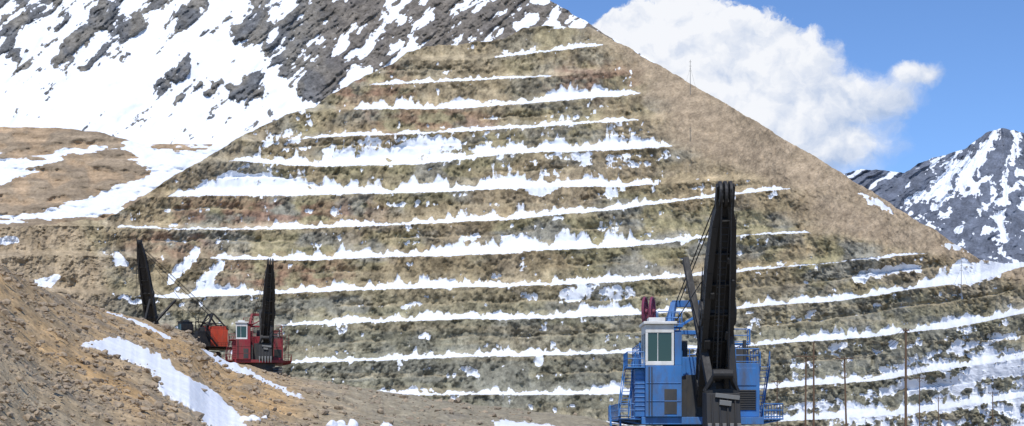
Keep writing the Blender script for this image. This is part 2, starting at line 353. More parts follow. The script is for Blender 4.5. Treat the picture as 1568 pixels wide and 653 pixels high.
zr=mound*0.62*(Df/30)**0.5+0.09*(ridged(Xw/1.2,Df/1.2,4,3)-.5)*(Df/25)**0.5
zr=zr*(1-0.5*sstep(.3,.8,snf))*(0.25+0.75*fade)+0.03*sstep(.3,.95,snf)
tan1=C(.50,.325,.155); greyb=C(.37,.30,.20)
nA=fbm(Xw/2.5,Df/2.5,5,6); 
orm=samp(raster([[(-300,420),(0,400),(110,455),(290,515),(330,560),(300,580),(240,545),(150,515),(60,470),(-300,480)],[(200,500),(290,520),(420,580),(480,620),(400,653),(340,610),(280,560)],[(0,480),(120,520),(230,600),(300,653),(200,653),(100,560),(0,520)]],18),PXf,PYf)
o=np.ones(PXf.shape+(3,))
tf=mixn(o*greyb,o*C(.43,.33,.205),sstep(.38,.6,nA))
tf=mixn(tf,o*tan1,np.clip(orm*(0.45+0.9*(nA)),0,1))
tf=mixn(tf,o*C(.33,.285,.20),sstep(440,640,PXf))
tf=mixn(tf,o*C(.25,.22,.175),sstep(.55,.75,fbm(Xw/1.3+9,Df/1.3,5,3,.6))*.6)
tf*=(0.70+.55*fbm(Xw/.5,Df/.5,4,8))[...,None]
Xf=Xw;Yf=Df.copy();Zf=Df*(HY-PYf)/F+zr
cap=lerp_pts(px,[(320,11.2),(370,7.9)])
bX=[];bY=[];bZ=[]
for Dq,kx in ((1.05,0.3),(1.4,1.0)):
    d=Dr*Dq; bX.append(d*(px-CX)/F); bY.append(d); bZ.append(Zf[0]*(1-kx)+kx*(np.minimum(d*(HY-S-14)/F,Zf[0]-0.3)))
for d0 in (200,280):
    d=np.full_like(px,d0); bX.append(d*(px-CX)/F); bY.append(d); bZ.append(np.clip(np.minimum(205*(HY-S-12)/F,cap),-2.6,99))
bX.append(330*(px-CX)/F);bY.append(np.full_like(px,330));bZ.append(np.full_like(px,-3.0))
k=len(bX)
Xf=np.vstack([np.array(bX)[::-1],Xf]);Yf=np.vstack([np.array(bY)[::-1],Yf]);Zf=np.vstack([np.array(bZ)[::-1],Zf])
ef=lambda A: np.concatenate([A[:1]]*k+[A],0)
ef2=np.full((k,nx),-0.8)
m_soil=terrain_mat('gravelly_soil',1.3,namp=0.38,bump=0.9,bscale=3.0,bdist=0.10,contrast=(0.62,1.32),edge=.3,snowbump=.6,snowcol=(.80,.82,.86))
fg=grid_obj('gravel_bank',Xf,Yf,Zf,{'tint':ef(tf),'snow':np.vstack([ef2,snowf])},m_soil)
def simple_ground():
    me=bpy.data.meshes.new('ground'); s=15000
    me.from_pydata([(-s,-3000,-2.5),(s,-3000,-2.5),(s,s,-2.5),(-s,s,-2.5)],[],[(0,1,2,3)])
    m,nt,b=nm('ground_soil'); tc=N(nt,'ShaderNodeTexCoord')
    n=noise_n(nt,tc.outputs['Object'],0.4,4,.7)
    nt.links.new(mixc(nt,n,(.20,.16,.11),(.38,.29,.19)),b.inputs['Base Color']); b.inputs['Roughness'].default_value=.95
    me.materials.append(m); o=bpy.data.objects.new('ground',me); scene.collection.objects.link(o)
simple_ground()
# ------------------------------------------------------------ stones
import bmesh
def ico(sub):
    bm=bmesh.new(); bmesh.ops.create_icosphere(bm,subdivisions=sub,radius=1)
    v=np.array([p.co[:] for p in bm.verts]); f=np.array([[q.index for q in p.verts] for p in bm.faces]); bm.free(); return v,f
def stones(name,pts,sizes,mat,sub=2,flat=0.7,rs=1):
    r=np.random.RandomState(rs); bv,bf=ico(sub); V=[];Fc=[];off=0
    for p,s in zip(pts,sizes):
        v=bv.copy()
        for _ in range(7):
            d=r.randn(3); d/=np.linalg.norm(d); h=0.45+0.4*r.rand()
            q=v@d; v=v-np.maximum(q-h,0)[:,None]*d
        v=v*np.array([1,0.7+.5*r.rand(),flat*(0.7+.5*r.rand())])
        a=r.rand()*6.28; R=np.array([[math.cos(a),-math.sin(a),0],[math.sin(a),math.cos(a),0],[0,0,1]])
        V.append((v*s)@R.T+np.array(p)); Fc.append(bf+off); off+=len(bv)
    V=np.concatenate(V);Fc=np.concatenate(Fc)
    me=bpy.data.meshes.new(name); me.from_pydata(V.tolist(),[],Fc.tolist()); me.materials.append(mat)
    o=bpy.data.objects.new(name,me); scene.collection.objects.link(o); return o
m,nt,b=nm('stone'); tc=N(nt,'ShaderNodeTexCoord'); g1=N(nt,'ShaderNodeNewGeometry')
ra=mixc(nt,g1.outputs['Random Per Island'],(.27,.22,.16),(.52,.40,.26)); nn=noise_n(nt,tc.outputs['Object'],9,4,.7)
nt.links.new(mixc(nt,mapr(nt,nn,.3,.7,0,1),(.23,.18,.13),ra),b.inputs['Base Color']); b.inputs['Roughness'].default_value=.9
m_stone=m
r=np.random.RandomState(5)
pts=[];sz=[]
while len(pts)<7500:
    i=r.randint(2,int(ny*0.85)); j=r.randint(130,560)
    if snf[i,j]>.25 or PYf[i,j]>690: continue
    if PXf[i,j]>430 and r.rand()<.6: continue
    D_=Yf[i+k,j]
    s=(0.016+0.075*r.rand()**6)*(D_/20)**0.9
    dx=r.randn()*0.02*D_*.2
    pts.append((Xf[i+k,j]+dx,D_,Zf[i+k,j]+s*0.1)); sz.append(s)
stones('gravel',pts,sz,m_stone,1)
def fgpos(px_,py_):
    j=np.argmin(abs(px-px_)); i=np.argmin(abs(PYf[:,j]-py_)); return (Xf[i+k,j],Yf[i+k,j],Zf[i+k,j])
bp=[(5,470),(60,447),(310,600),(300,632),(265,640),(380,653),(595,648),(130,560),(240,618),(880,632),(720,630),(655,622)]
stones('boulder',[fgpos(*q) for q in bp],[.12,.13,.14,.18,.14,.12,.2,.10,.13,.3,.25,.25],m_stone,2,.75,4)
m_sn,nt,b=nm('snow_clump_white'); b.inputs['Base Color'].default_value=(.80,.81,.84,1); b.inputs['Roughness'].default_value=.8
tc=N(nt,'ShaderNodeTexCoord'); bm_=N(nt,'ShaderNodeBump'); bm_.inputs['Distance'].default_value=.05; nt.links.new(noise_n(nt,tc.outputs['Object'],8,5,.6),bm_.inputs['Height']); nt.links.new(bm_.outputs[0],b.inputs['Normal'])
sp=[(385,645),(398,636),(404,646),(376,648),(392,650),(520,649),(538,651),(508,653),(592,652)]
o=stones('snow_clump',[fgpos(*q) for q in sp],[.16,.14,.17,.13,.15,.2,.22,.18,.16],m_sn,3,.9,9)
for p in o.data.polygons: p.use_smooth=True
# ------------------------------------------------------------ mesh helper
class Part:
    def __init__(s,name,mat,bev=0.0): s.n=name;s.m=mat;s.v=[];s.f=[];s.bev=bev
    def prism(s,a,b):
        o=len(s.v); n=len(a); s.v+= [tuple(p) for p in a]+[tuple(p) for p in b]
        for i in range(n): j=(i+1)%n; s.f.append((o+i,o+j,o+n+j,o+n+i))
        s.f.append(tuple(o+i for i in range(n))[::-1]); s.f.append(tuple(o+n+i for i in range(n)))
    def box(s,x0,x1,y0,y1,z0,z1):
        s.prism([(x0,y0,z0),(x1,y0,z0),(x1,y1,z0),(x0,y1,z0)],[(x0,y0,z1),(x1,y0,z1),(x1,y1,z1),(x0,y1,z1)])
    def beam(s,p0,p1,w0,h0,w1=None,h1=None,side=None):
        p0=Vector(p0);p1=Vector(p1);w1=w1 or w0;h1=h1 or h0
        d=(p1-p0).normalized(); sd=Vector(side) if side else (d.cross(Vector((0,0,1))) if abs(d.z)<.99 else Vector((1,0,0)))
        sd=(sd-d*sd.dot(d)).normalized(); up=sd.cross(d).normalized()
        q=lambda p,w,h:[p-sd*w/2-up*h/2,p+sd*w/2-up*h/2,p+sd*w/2+up*h/2,p-sd*w/2+up*h/2]
        s.prism(q(p0,w0,h0),q(p1,w1,h1))
    def cyl(s,p0,p1,r0,r1=None,n=8):
        p0=Vector(p0);p1=Vector(p1);r1=r0 if r1 is None else r1
        d=(p1-p0).normalized(); a=d.orthogonal().normalized(); b=d.cross(a)
        c=lambda p,r:[p+a*r*math.cos(6.2832*i/n)+b*r*math.sin(6.2832*i/n) for i in range(n)]
        s.prism(c(p0,r0),c(p1,r1))
    def ring(s,c,ax,R,r,n=28,m=6):
        c=Vector(c);ax=Vector(ax).normalized();a=ax.orthogonal().normalized();b=ax.cross(a);o=len(s.v)
        for i in range(n):
            t=6.28318*i/n; d=a*math.cos(t)+b*math.sin(t)
            for j in range(m):
                u=6.28318*j/m; s.v.append(tuple(c+d*(R+r*math.cos(u))+ax*r*math.sin(u)))
        for i in range(n):
            for j in range(m):
                s.f.append((o+i*m+j,o+((i+1)%n)*m+j,o+((i+1)%n)*m+(j+1)%m,o+i*m+(j+1)%m))
    def rail(s,pts,h=1.05,r=0.035,step=1.2):
        for a,b in zip(pts[:-1],pts[1:]):
            a=Vector(a);b=Vector(b);L=(b-a).length;n=max(1,round(L/step))
            for q in (h,h*.55,0.12): s.cyl(a+Vector((0,0,q)),b+Vector((0,0,q)),r,n=5)
            for i in range(n+1):
                p=a.lerp(b,i/n); s.cyl(p,p+Vector((0,0,h)),r,n=5)
    def stair(s,a,b,w,side):
        a=Vector(a);b=Vector(b);sd=Vector(side).normalized()*w/2
        for sg in (-1,1):
            s.beam(a+sd*sg,b+sd*sg,.07,.25,side=sd)
            s.cyl(a+sd*sg+Vector((0,0,1)),b+sd*sg+Vector((0,0,1)),.035,n=5)
            for i in range(4): p=a.lerp(b,i/3)+sd*sg; s.cyl(p,p+Vector((0,0,1)),.035,n=5)
        n=int(abs(b.z-a.z)/.25)
        for i in range(n):
            p=a.lerp(b,(i+.5)/n); s.beam(p-sd,p+sd,.25,.04)
    def build(s,parent=None,smooth=False):
        me=bpy.data.meshes.new(s.n); me.from_pydata([tuple(v) for v in s.v],[],s.f); me.materials.append(s.m); me.update()
        o=bpy.data.objects.new(s.n,me); scene.collection.objects.link(o)
        bm=bmesh.new(); bm.from_mesh(me); bmesh.ops.recalc_face_normals(bm,faces=bm.faces); bm.to_mesh(me); bm.free()
        if parent: o.parent=parent
        if s.bev:
            md=o.modifiers.new('b','BEVEL'); md.width=s.bev; md.segments=2; md.limit_method='ANGLE'
        return o
def paint(name,col,rough=.45,grime=.5,gcol=(.10,.085,.065),metal=0,gs=1.2):
    m,nt,b=nm(name); tc=N(nt,'ShaderNodeTexCoord'); mp=N(nt,'ShaderNodeMapping'); mp.inputs['Scale'].default_value=(1,1,.35)
    nt.links.new(tc.outputs['Object'],mp.inputs[0])
    n=noise_n(nt,mp.outputs[0],gs,6,.7); n2=noise_n(nt,tc.outputs['Object'],.5,3,.5)
    base=mixc(nt,mapr(nt,n2,.3,.7,0,1),tuple(c*.85 for c in col),tuple(min(1,c*1.12) for c in col))
    nt.links.new(mixc(nt,mapr(nt,n,.45,.75,0,grime),base,gcol),b.inputs['Base Color'])
    nt.links.new(mapr(nt,n,.4,.7,rough,.85),b.inputs['Roughness']); b.inputs['Metallic'].default_value=metal
    return m
M_blue=paint('blue_paint',(.04,.17,.44),grime=.7); M_blue2=paint('blue_rail_paint',(.05,.19,.46),grime=.3)
M_red=paint('red_paint',(.25,.014,.022),grime=.7); M_orange=paint('orange_red_paint',(.60,.075,.03))
M_blk=paint('greasy_black_steel',(.012,.012,.013),.55,.6,(.055,.047,.038),gs=2.2); M_dk=paint('dark_steel',(.04,.04,.04),.5,.7,(.10,.085,.065))
M_gray=paint('worn_steel',(.20,.195,.18),.45,.6,metal=.3); M_white=paint('white_paint',(.70,.70,.68),.4,.4,(.35,.3,.24))
M_mag=paint('maroon_paint',(.20,.035,.075),.5,.4); M_wood=paint('weathered_wood',(.14,.085,.05),.85,.6,(.07,.05,.035))
M_glass,_nt,_b=nm('tinted_glass'); _b.inputs['Base Color'].default_value=(.02,.05,.035,1); _b.inputs['Roughness'].default_value=.08; _b.inputs['Specular IOR Level'].default_value=.6
# ------------------------------------------------------------ mining shovel
def shovel(name,loc,yaw,body,railm,cabtop,foot=(.5,-3.2,4.6),tip=(.05,-12.6,18.2),wid=.80,reel=True,hend=(-1.45,-3.6,14.9),dip=(.55,-7.4,4.2),left=True,scale=1.0,frame=None,hl=9.0,hx=-4.3):
    frame=frame or body
    E=bpy.data.objects.new(name,None); scene.collection.objects.link(E); E.location=loc; E.rotation_euler=(0,0,math.radians(yaw)); E.scale=(scale,)*3
    p=Part('crawler_tracks',M_dk,.03)
    for cx in (-3.1,3.1):
        p.box(cx-.5,cx+.5,-3.6,3.8,.45,1.75)
        L=3.8;R=1.0;n=44;per=4*L+2*math.pi*R
        for i in range(n):
            s=per*i/n
            if s<2*L: y=-L+s;z=2.1;a=0
            elif s<2*L+math.pi*R: a=(s-2*L)/R; y=L+R*math.sin(a);z=1.1+R*math.cos(a)
            elif s<4*L+math.pi*R: y=L-(s-2*L-math.pi*R);z=.1;a=math.pi
            else: a=math.pi+(s-4*L-math.pi*R)/R; y=-L+R*math.sin(a);z=1.1+R*math.cos(a)
            d=Vector((0,math.cos(a),-math.sin(a)))*.19; c=Vector((cx,y,z)); p.beam(c-d,c+d,1.7,.16,side=(1,0,0))
        for y in (-3.8,-1.9,0,1.9,3.8): p.cyl((cx-.62,y,1.1),(cx+.62,y,1.1),.85 if abs(y)>3 else .5,n=16)
    p.box(-2.5,2.5,-2.6,2.6,1.0,2.1); p.cyl((0,0,2.1),(0,0,2.95),2.7,n=32)
    p.build(E)
    p=Part('revolving_frame',frame,.03); p.box(-4.6,4.2,-3.6,9.2,2.96,3.5)
    p.box(-6.2,-4.62,-3.2,8.6,3.3,3.42); p.box(4.22,5.75,-3.0,8.6,3.3,3.42)
    for y in np.arange(-2.6,8.6,1.6): p.beam((-4.6,y,3.0),(-6.1,y,3.28),.08,.1); p.beam((4.2,y,3.0),(5.6,y,3.28),.08,.1)
    p.build(E)
    p=Part('machinery_house',body,.03)
    p.box(hx,4.0,1.6,hl,3.52,8.1)
    for x in np.arange(hx+.3,4.0,.8): p.box(x,x+.07,1.54,1.598,3.7,8.0)
    for y in np.arange(2,hl,.8): p.box(hx-.06,hx-.002,y,y+.07,3.6,8.0); p.box(4.002,4.06,y,y+.07,3.6,8.0)
    p.box(-3.3,-1.5,2.5,5.5,8.12,9.2); p.box(1.0,3.2,3,min(7,hl),8.12,9.0)
    p.build(E)
    p=Part('front_electrical_module',frame,.03); p.box(2.35,4.15,-2.2,1.5,3.52,7.45); p.box(2.5,3.9,-2.26,-2.202,5.8,7.1); p.build(E)
    p=Part('house_details',M_dk,.01)
    p.box(2.55,3.85,-2.225,-2.203,4.0,5.5)
    for z in np.arange(4.05,5.5,.17): p.box(2.5,3.9,-2.29,-2.23,z,z+.05)
    p.box(2.2,3.2,-.6,.5,7.47,8.6); p.cyl((3.5,.6,7.46),(3.5,.6,9.3),.14,n=10)
    for x in (-3.6,-.4,1.2): p.cyl((x,6,8.1),(x,6,9.6),.3,n=14)
    p.box(-1.2,2.2,-1.9,1.5,3.52,6.6); p.box(-1.70,-1.3,-3.2,-1.9,3.52,6.2)
    p.box(-3.0,-2.1,-3.94,-3.905,3.7,5.5)
    for x in (-4.1,-3.9): p.cyl((x,-3.96,3.6),(x,-3.96,7.1),.04,n=6)
    p.build(E)
    p=Part('cab_support',frame,.04)
    p.box(-4.35,-1.75,-3.9,-.2,3.52,7.2); p.box(-5.05,-4.36,-3.3,-.6,3.52,7.0)
    for z in (4.6,5.9): p.box(-4.3,-1.8,-3.945,-3.902,z,z+.08)
    p.box(-2.25,-1.75,-3.9,-.6,7.21,9.6)
    p.build(E)
    p=Part('operator_cab',cabtop,.04)
    p.box(-4.35,-2.3,-3.9,-.6,7.21,7.5); p.box(-4.35,-2.3,-3.9,-.6,9.55,10.15)
    p.box(-4.5,-2.1,-4.15,-.4,10.16,10.36)
    for x,y in ((-4.35,-3.9),(-2.48,-3.9),(-4.35,-.8),(-2.48,-.8),(-4.35,-2.4)): p.box(x,x+.18,y,y+.2,7.5,9.55)
    p.box(-3.5,-3.44,-3.9,-3.83,7.5,9.55); p.box(-4.0,-2.8,-2.6,-1.2,10.37,10.75)
    p.build(E)
    p=Part('cab_windows',M_glass); p.box(-4.28,-2.36,-3.82,-.68,7.48,9.57); p.build(E)
    p=Part('railings_and_stairs',railm)
    p.rail([(-6.15,8.5,3.42),(-6.15,-3.15,3.42),(-5.1,-3.15,3.42)]); p.rail([(5.7,8.5,3.42),(5.7,-2.95,3.42),(4.3,-2.95,3.42)])
    p.rail([(hx+.1,1.7,8.1),(hx+.1,hl-.1,8.1),(3.9,hl-.1,8.1),(3.9,1.7,8.1),(2.4,1.7,8.1)]); p.rail([(2.4,-2.15,7.45),(4.1,-2.15,7.45),(4.1,1.45,7.45)])
    p.box(-5.7,-4.4,-3.9,-.4,7.04,7.12); p.rail([(-5.65,-.5,7.12),(-5.65,-3.85,7.12),(-4.45,-3.85,7.12)],step=.8)
    p.stair((-5.9,-3.6,3.5),(-5.2,-.6,7.0),.7,(1,0,0)); p.stair((-6.4,-4.6,.4),(-6.4,-1.6,3.4),.7,(1,0,0))
    p.stair((4.9,3.2,3.5),(4.9,-.2,7.4),.7,(1,0,0))
    p.rail([(-1.7,-3.6,7.2),(-1.7,-.4,7.2)]); p.rail([(-4.3,-.4,7.2),(-4.3,1.5,8.1)])
    for z in np.arange(4,7,.32): p.cyl((-5.12,-3.34,z),(-4.3,-3.34,z),.03,n=5)
    for x in (-1.95,-1.35):
        p.cyl((x,.8,7.2),(x,.8,11.4),.05,n=6)
    for z in np.arange(7.4,11.4,.33): p.cyl((-1.95,.8,z),(-1.35,.8,z),.03,n=5)
    p.rail([(-3.0,.6,10.4),(-1.2,.6,10.4)]); p.box(-3.1,-1.1,.5,2.2,10.3,10.38)
    p.rail([(-3.1,2.1,10.4),(-3.1,.6,10.4)])
    p.rail([(2.3,.8,9.1),(3.9,.8,9.1)]); p.box(2.2,4.0,.7,2.0,9.0,9.08); p.rail([(3.95,.8,9.1),(3.95,2,9.1)])
    p.build(E)
    p=Part('gantry_frame',frame,.02)
    for sx in (-1,1):
        x=2.4*sx
        p.beam((x,1.2,7.9),(x*.62,3.4,12.3),.4,.5); p.beam((x,7.6,8.1),(x*.62,3.8,12.3),.3,.4); p.beam((x*.83,2.2,9.8),(x*.83,6.0,9.9),.2,.25)
    p.beam((-1.6,3.6,12.3),(1.6,3.6,12.3),.5,.5); p.beam((-2.0,2.3,10),(2.0,2.3,10),.25,.3)
    p.beam((-2.0,2.3,10),(1.55,3.4,12.1),.15,.18); p.beam((-3.7,1.0,8.1),(-3.7,1.0,10.6),.25,.25); p.beam((-3.7,1.2,10.4),(-2,2.2,10.2),.2,.2)
    p.build(E)
    if reel:
        p=Part('cable_reels',M_mag)
        for x in (-3.95,-3.4):
            c=Vector((x,.7,11.45)); ax=Vector((1,-.28,0)).normalized()
            p.ring(c,ax,1.05,.10); p.ring(c,ax,.72,.045)
            a=ax.orthogonal().normalized(); b=ax.cross(a)
            for i in range(8):
                t=i*math.pi/4; p.cyl(c,c+(a*math.cos(t)+b*math.sin(t))*1.05,.045,n=5)
            p.cyl(c-ax*.2,c+ax*.2,.2,n=12)
        p.build(E)
    f=Vector(foot);t_=Vector(tip);d=(t_-f);L=d.length;dn=d.normalized()
    flat=Vector((d.x,d.y,0)).normalized(); 
    if left: flat=Vector((0,-1,0))
    sx=Vector((-flat.y,flat.x,0)); sx=(sx-dn*sx.dot(dn)).normalized(); up=sx.cross(dn)
    p=Part('boom',M_blk,.03)
    W=[(0,2.75,1.3),(.12,2.85,1.7),(.45,2.7,1.9),(.66,2.5,1.6),(.86,2.0,1.1),(.97,1.25,.8)]
    for (a,wa,ha),(b_,wb,hb) in zip(W[:-1],W[1:]):
        A=f+d*a;B=f+d*b_
        for sg in (-1,1):
            p.beam(A+sx*sg*(wa*wid/2-.22),B+sx*sg*(wb*wid/2-.22),.44,ha,.42,hb,side=sx)
        p.beam(A+up*ha*.12,B+up*hb*.12,wa*wid-.8,.16,max(wb*wid-.8,.2),.14,side=sx)
        p.beam(A-up*ha*.30,B-up*hb*.30,(wa*wid-.8)*.35,.3,max(wb*wid-.8,.2)*.35,.25,side=sx)
    rr=random.Random(7)
    for i in range(13):
        a=.05+i*.07+rr.uniform(-.012,.012); w=np.interp(a,[q[0] for q in W],[q[1] for q in W])*wid; h=np.interp(a,[q[0] for q in W],[q[2] for q in W]); c=f+d*a
        if i%2==0: p.beam(c-sx*(w/2-.3),c+sx*(w/2-.3),.14,h*.8,side=dn)
        p.beam(c-sx*(w/2+.03),c-sx*(w/2-.04),.10,h*1.0,side=dn); p.beam(c+sx*(w/2-.04),c+sx*(w/2+.03),.10,h*1.0,side=dn)
    c=f+d*.99
    for sg in (-.34,0,.34): 
        p.cyl(c+sx*(sg-.1),c+sx*(sg+.1),.85,n=24); 
    for sg in (-.55,.55): p.beam(f+d*.9+sx*sg,f+d*1.03+sx*sg,.12,.9,.12,.5,side=sx)
    c2=f+d*.45
    p.cyl(c2-sx*1.6*wid,c2+sx*1.6*wid,.5,n=18)
    for sg in (-1,1): p.cyl(c2+sx*sg*1.3*wid,c2+sx*sg*1.5*wid,.95,n=20)
    c3=f+d*.25-up*.9; p.beam(c3-dn*1.3,c3+dn*1.0,1.5,1.2,side=sx); p.cyl(c3-sx*1.1,c3+sx*1.1,.45,n=14)
    c4=f+d*.08; p.cyl(c4-sx*1.5*wid,c4+sx*1.5*wid,.65,n=16)
    for a,sg,s_ in ((.33,-.9,.35),(.37,.8,.3),(.56,-.7,.22),(.72,.5,.2),(.62,.95,.2),(.2,1.2,.4)):
        q=f+d*a+sx*sg*wid+up*.9; p.beam(q-dn*s_,q+dn*s_,s_*1.2,s_*1.2,side=sx)
    p.build(E)
    p=Part('boom_walkway',M_blk)
    p.rail([tuple(f+d*.1-sx*1.5*wid),tuple(f+d*.6-sx*1.45*wid)],h=.9,r=.03)
    p.rail([tuple(f+d*.5+sx*1.45*wid),tuple(f+d*.85+sx*1.1*wid)],h=.8,r=.03)
    for sg in (.28,-.28):
        p.cyl(f+d*.15+up*1.0+sx*sg,f+d*.93+up*.8+sx*sg,.035,n=5)
    for i in range(26): q=f+d*(.15+i*.03)+up*.95; p.cyl(q-sx*.28,q+sx*.28,.03,n=5)
    p.build(E)
    p=Part('dipper_handle',M_blk,.02); hd=Vector(dip);he=Vector(hend)
    p.beam(hd+Vector((-.6,0,.8)),he,.55,.75,.42,.6,side=sx); p.beam(hd+Vector((.9,0,.8)),f+d*.47+sx*1.0*wid-up*1.0,.5,.7,side=sx)
    p.cyl(hd+Vector((-1.0,0,.9)),hd+Vector((1.1,0,.9)),.3,n=12); p.build(E)
    p=Part('dipper',M_blk,.04); 
    x,y,z=dip; w=1.15
    top=[(x-w,y-1.0,z+.9),(x+w,y-1.0,z+.9),(x+w,y+1.1,z+1.0),(x-w,y+1.1,z+1.0)]; bot=[(x-w*1.02,y-1.5,z-1.7),(x+w*1.02,y-1.5,z-1.7),(x+w*1.02,y+.9,z-1.9),(x-w*1.02,y+.9,z-1.9)]
    for i in range(4):
        a,b_,c_,e=Vector(top[i]),Vector(top[(i+1)%4]),Vector(bot[(i+1)%4]),Vector(bot[i]); n_=(b_-a).cross(e-a).normalized()*.12
        p.prism([a,b_,c_,e],[a+n_,b_+n_,c_+n_,e+n_])
    p.beam((x-w,y-.1,z+1.0),(x+w,y-.1,z+1.0),.5,.4); p.beam((x-w,y-.1,z+1),(x-.5,y-.8,z+2.2),.25,.3);p.beam((x+w,y-.1,z+1),(x+.5,y-.8,z+2.2),.25,.3)
    p.cyl((x-.7,y-.8,z+2.2),(x+.7,y-.8,z+2.2),.35,n=14)
    for q in (-.8,-.27,.27,.8): p.beam((x+q,y-1.12,z+.8),(x+q,y-1.62,z-1.6),.12,.1)
    p.build(E)
    p=Part('dipper_teeth',M_gray,.02)
    for i in range(5):
        q=x-1.0+i*.5; p.beam((q,y-1.55,z-1.2),(q,y-1.75,z-2.3),.28,.22,.12,.06)
    p.beam((x-w*.5,y-1.25,z+.75),(x+w*.95,y-1.22,z+.55),.16,.3); p.beam((x-.3,y-1.35,z+.25),(x+.5,y-1.4,z+.15),.2,.35)
    p.build(E)
    p=Part('wire_ropes',M_blk)
    g1=Vector((-1.3,3.5,12.4));g2=Vector((1.3,3.5,12.4))
    for o1 in (0,.25):
        p.cyl(f+d*.95-sx*(.6-o1),g1+Vector((o1,0,0)),.045,n=5); p.cyl(f+d*.95+sx*(.6-o1),g2-Vector((o1,0,0)),.045,n=5)
    for sg in (-.3,.3): p.cyl(f+d*1.0+sx*sg+flat*.8,Vector((x+sg*1.3,y-.8,z+2.4)),.05,n=5)
    p.cyl(f+d*.93,Vector((0,1.5,8.2)),.05,n=5)
    p.cyl(f+d*.6-sx*1.2,Vector((-1.7,1,10.6)),.04,n=5)
    p.build(E)
    return E
shovel('mining_shovel',(13.95,105,-2.5),0,M_blue,M_blue2,M_white)
shovel('mining_shovel.001',(-38.3,214,7.8),10,M_red,M_red,M_white,foot=(1.1,-4.2,4.6),tip=(1.8,-13.4,20.2),hend=(.0,-3.6,12.5),dip=(.9,-8,5.0),reel=False,wid=.82,scale=.82,frame=M_red)
SC=.58
th=math.radians(-52)
def loc2(wx_,wy_,z): return ((wx_*math.cos(th)+wy_*math.sin(th))/SC, (-wx_*math.sin(th)+wy_*math.cos(th))/SC, z/SC)
shovel('mining_shovel.002',(-48.6,218,11.0),-52,M_orange,M_blk,M_dk,foot=loc2(-6.0,-3.6,3.6),tip=loc2(-6.5,-10,16.9),hend=loc2(-2.8,-3,9.0),dip=loc2(-7.4,-7,2.0),reel=False,wid=1.08,scale=SC,frame=M_blk,left=False,hl=6.6,hx=-2.0)
# ------------------------------------------------------------ poles & wires
pole_tops=[]
def pole(px_,top,D_,arms=((.6,2.4),),lean=0,r_=.15,yaw=0.3):
    E=bpy.data.objects.new('utility_pole',None); scene.collection.objects.link(E)
    x=D_*(px_-CX)/F; zt=D_*(HY-top)/F; E.location=(x,D_,-2.5); H=zt+2.5
    p=Part('pole_shaft',M_wood); p.cyl((0,0,-.5),(lean,0,H),r_*1.2,r_*.8,n=10); p.build(E)
    p=Part('crossarm',M_wood,.01); ends=[]
    for dz,w in arms:
        a=Vector((lean-w/2*math.cos(yaw),-w/2*math.sin(yaw),H-dz)); b=Vector((lean+w/2*math.cos(yaw),w/2*math.sin(yaw),H-dz))
        p.beam(a+Vector((0,-.16,0)),b+Vector((0,-.16,0)),.12,.14); p.beam(a.lerp(b,.2)+Vector((0,-.1,0)),Vector((lean,0,H-dz-.8)),.05,.05); p.beam(a.lerp(b,.8)+Vector((0,-.1,0)),Vector((lean,0,H-dz-.8)),.05,.05)
        for q in (0.04,.5,.96): ends.append(a.lerp(b,q)+Vector((x,D_-.16,-2.5+.2)))
    if arms: p.build(E)
    p=Part('insulators',M_gray)
    for e in ends: l=e-Vector((x,D_,-2.5)); p.cyl(l-Vector((0,0,.14)),l,.06,.09,n=8)
    if ends: p.build(E)
    pole_tops.append(ends); return E
pole(1387,503,172,arms=((.25,.9),)); pole(1233,542,178,arms=((.35,3.0),),lean=.1,r_=.12); pole(1246,524,176,arms=(),r_=.12); pole(1297,546,182,arms=((.3,2.6),),lean=-.35,r_=.12)
pole(1190,582,230,arms=((.3,2.2),),r_=.10); pole(1408,577,260,arms=((.3,2.4),),r_=.10); pole(1520,600,280,arms=((.3,2.2),),r_=.10); pole(1437,608,320,arms=((.3,2.0),),r_=.10)
E=bpy.data.objects.new('power_line',None); scene.collection.objects.link(E)
p=Part('wires',M_dk)
def wire(a,b,sag=.8,n=14,r_=.022):
    a=Vector(a);b=Vector(b);pr=a
    for i in range(1,n+1):
        t=i/n; q=a.lerp(b,t)-Vector((0,0,sag*4*t*(1-t))); p.cyl(pr,q,r_,n=4); pr=q
for q in range(3):
    wire(pole_tops[1][q],pole_tops[3][q],.5); wire(pole_tops[3][q],pole_tops[0][q],1.2); wire(pole_tops[4][q],pole_tops[1][q],.8); wire(pole_tops[0][q],pole_tops[5][q],1.0); wire(pole_tops[5][q],pole_tops[6][q],1.5)
p.build(E)
def mast(name,px_,ytop,ybot,D_,r_):
    E=bpy.data.objects.new(name,None); scene.collection.objects.link(E); E.location=P(px_,ybot,D_); H=D_*(ybot-ytop)/F
    p=Part('mast_tube',M_gray); p.cyl((0,0,-5),(0,0,H),r_,r_*.6,n=8)
    for k_ in (.55,.75,.92): p.beam((-r_*4,0,H*k_),(r_*4,0,H*k_),r_*.8,r_*.8)
    for sg in (-1,1): p.cyl((sg*3,1,-2),(0,0,H*.7),r_*.25,n=4)
    p.build(E)
mast('radio_mast',1057,92,130,700,.16); mast('floodlight_mast',1472,397,436,470,.12)
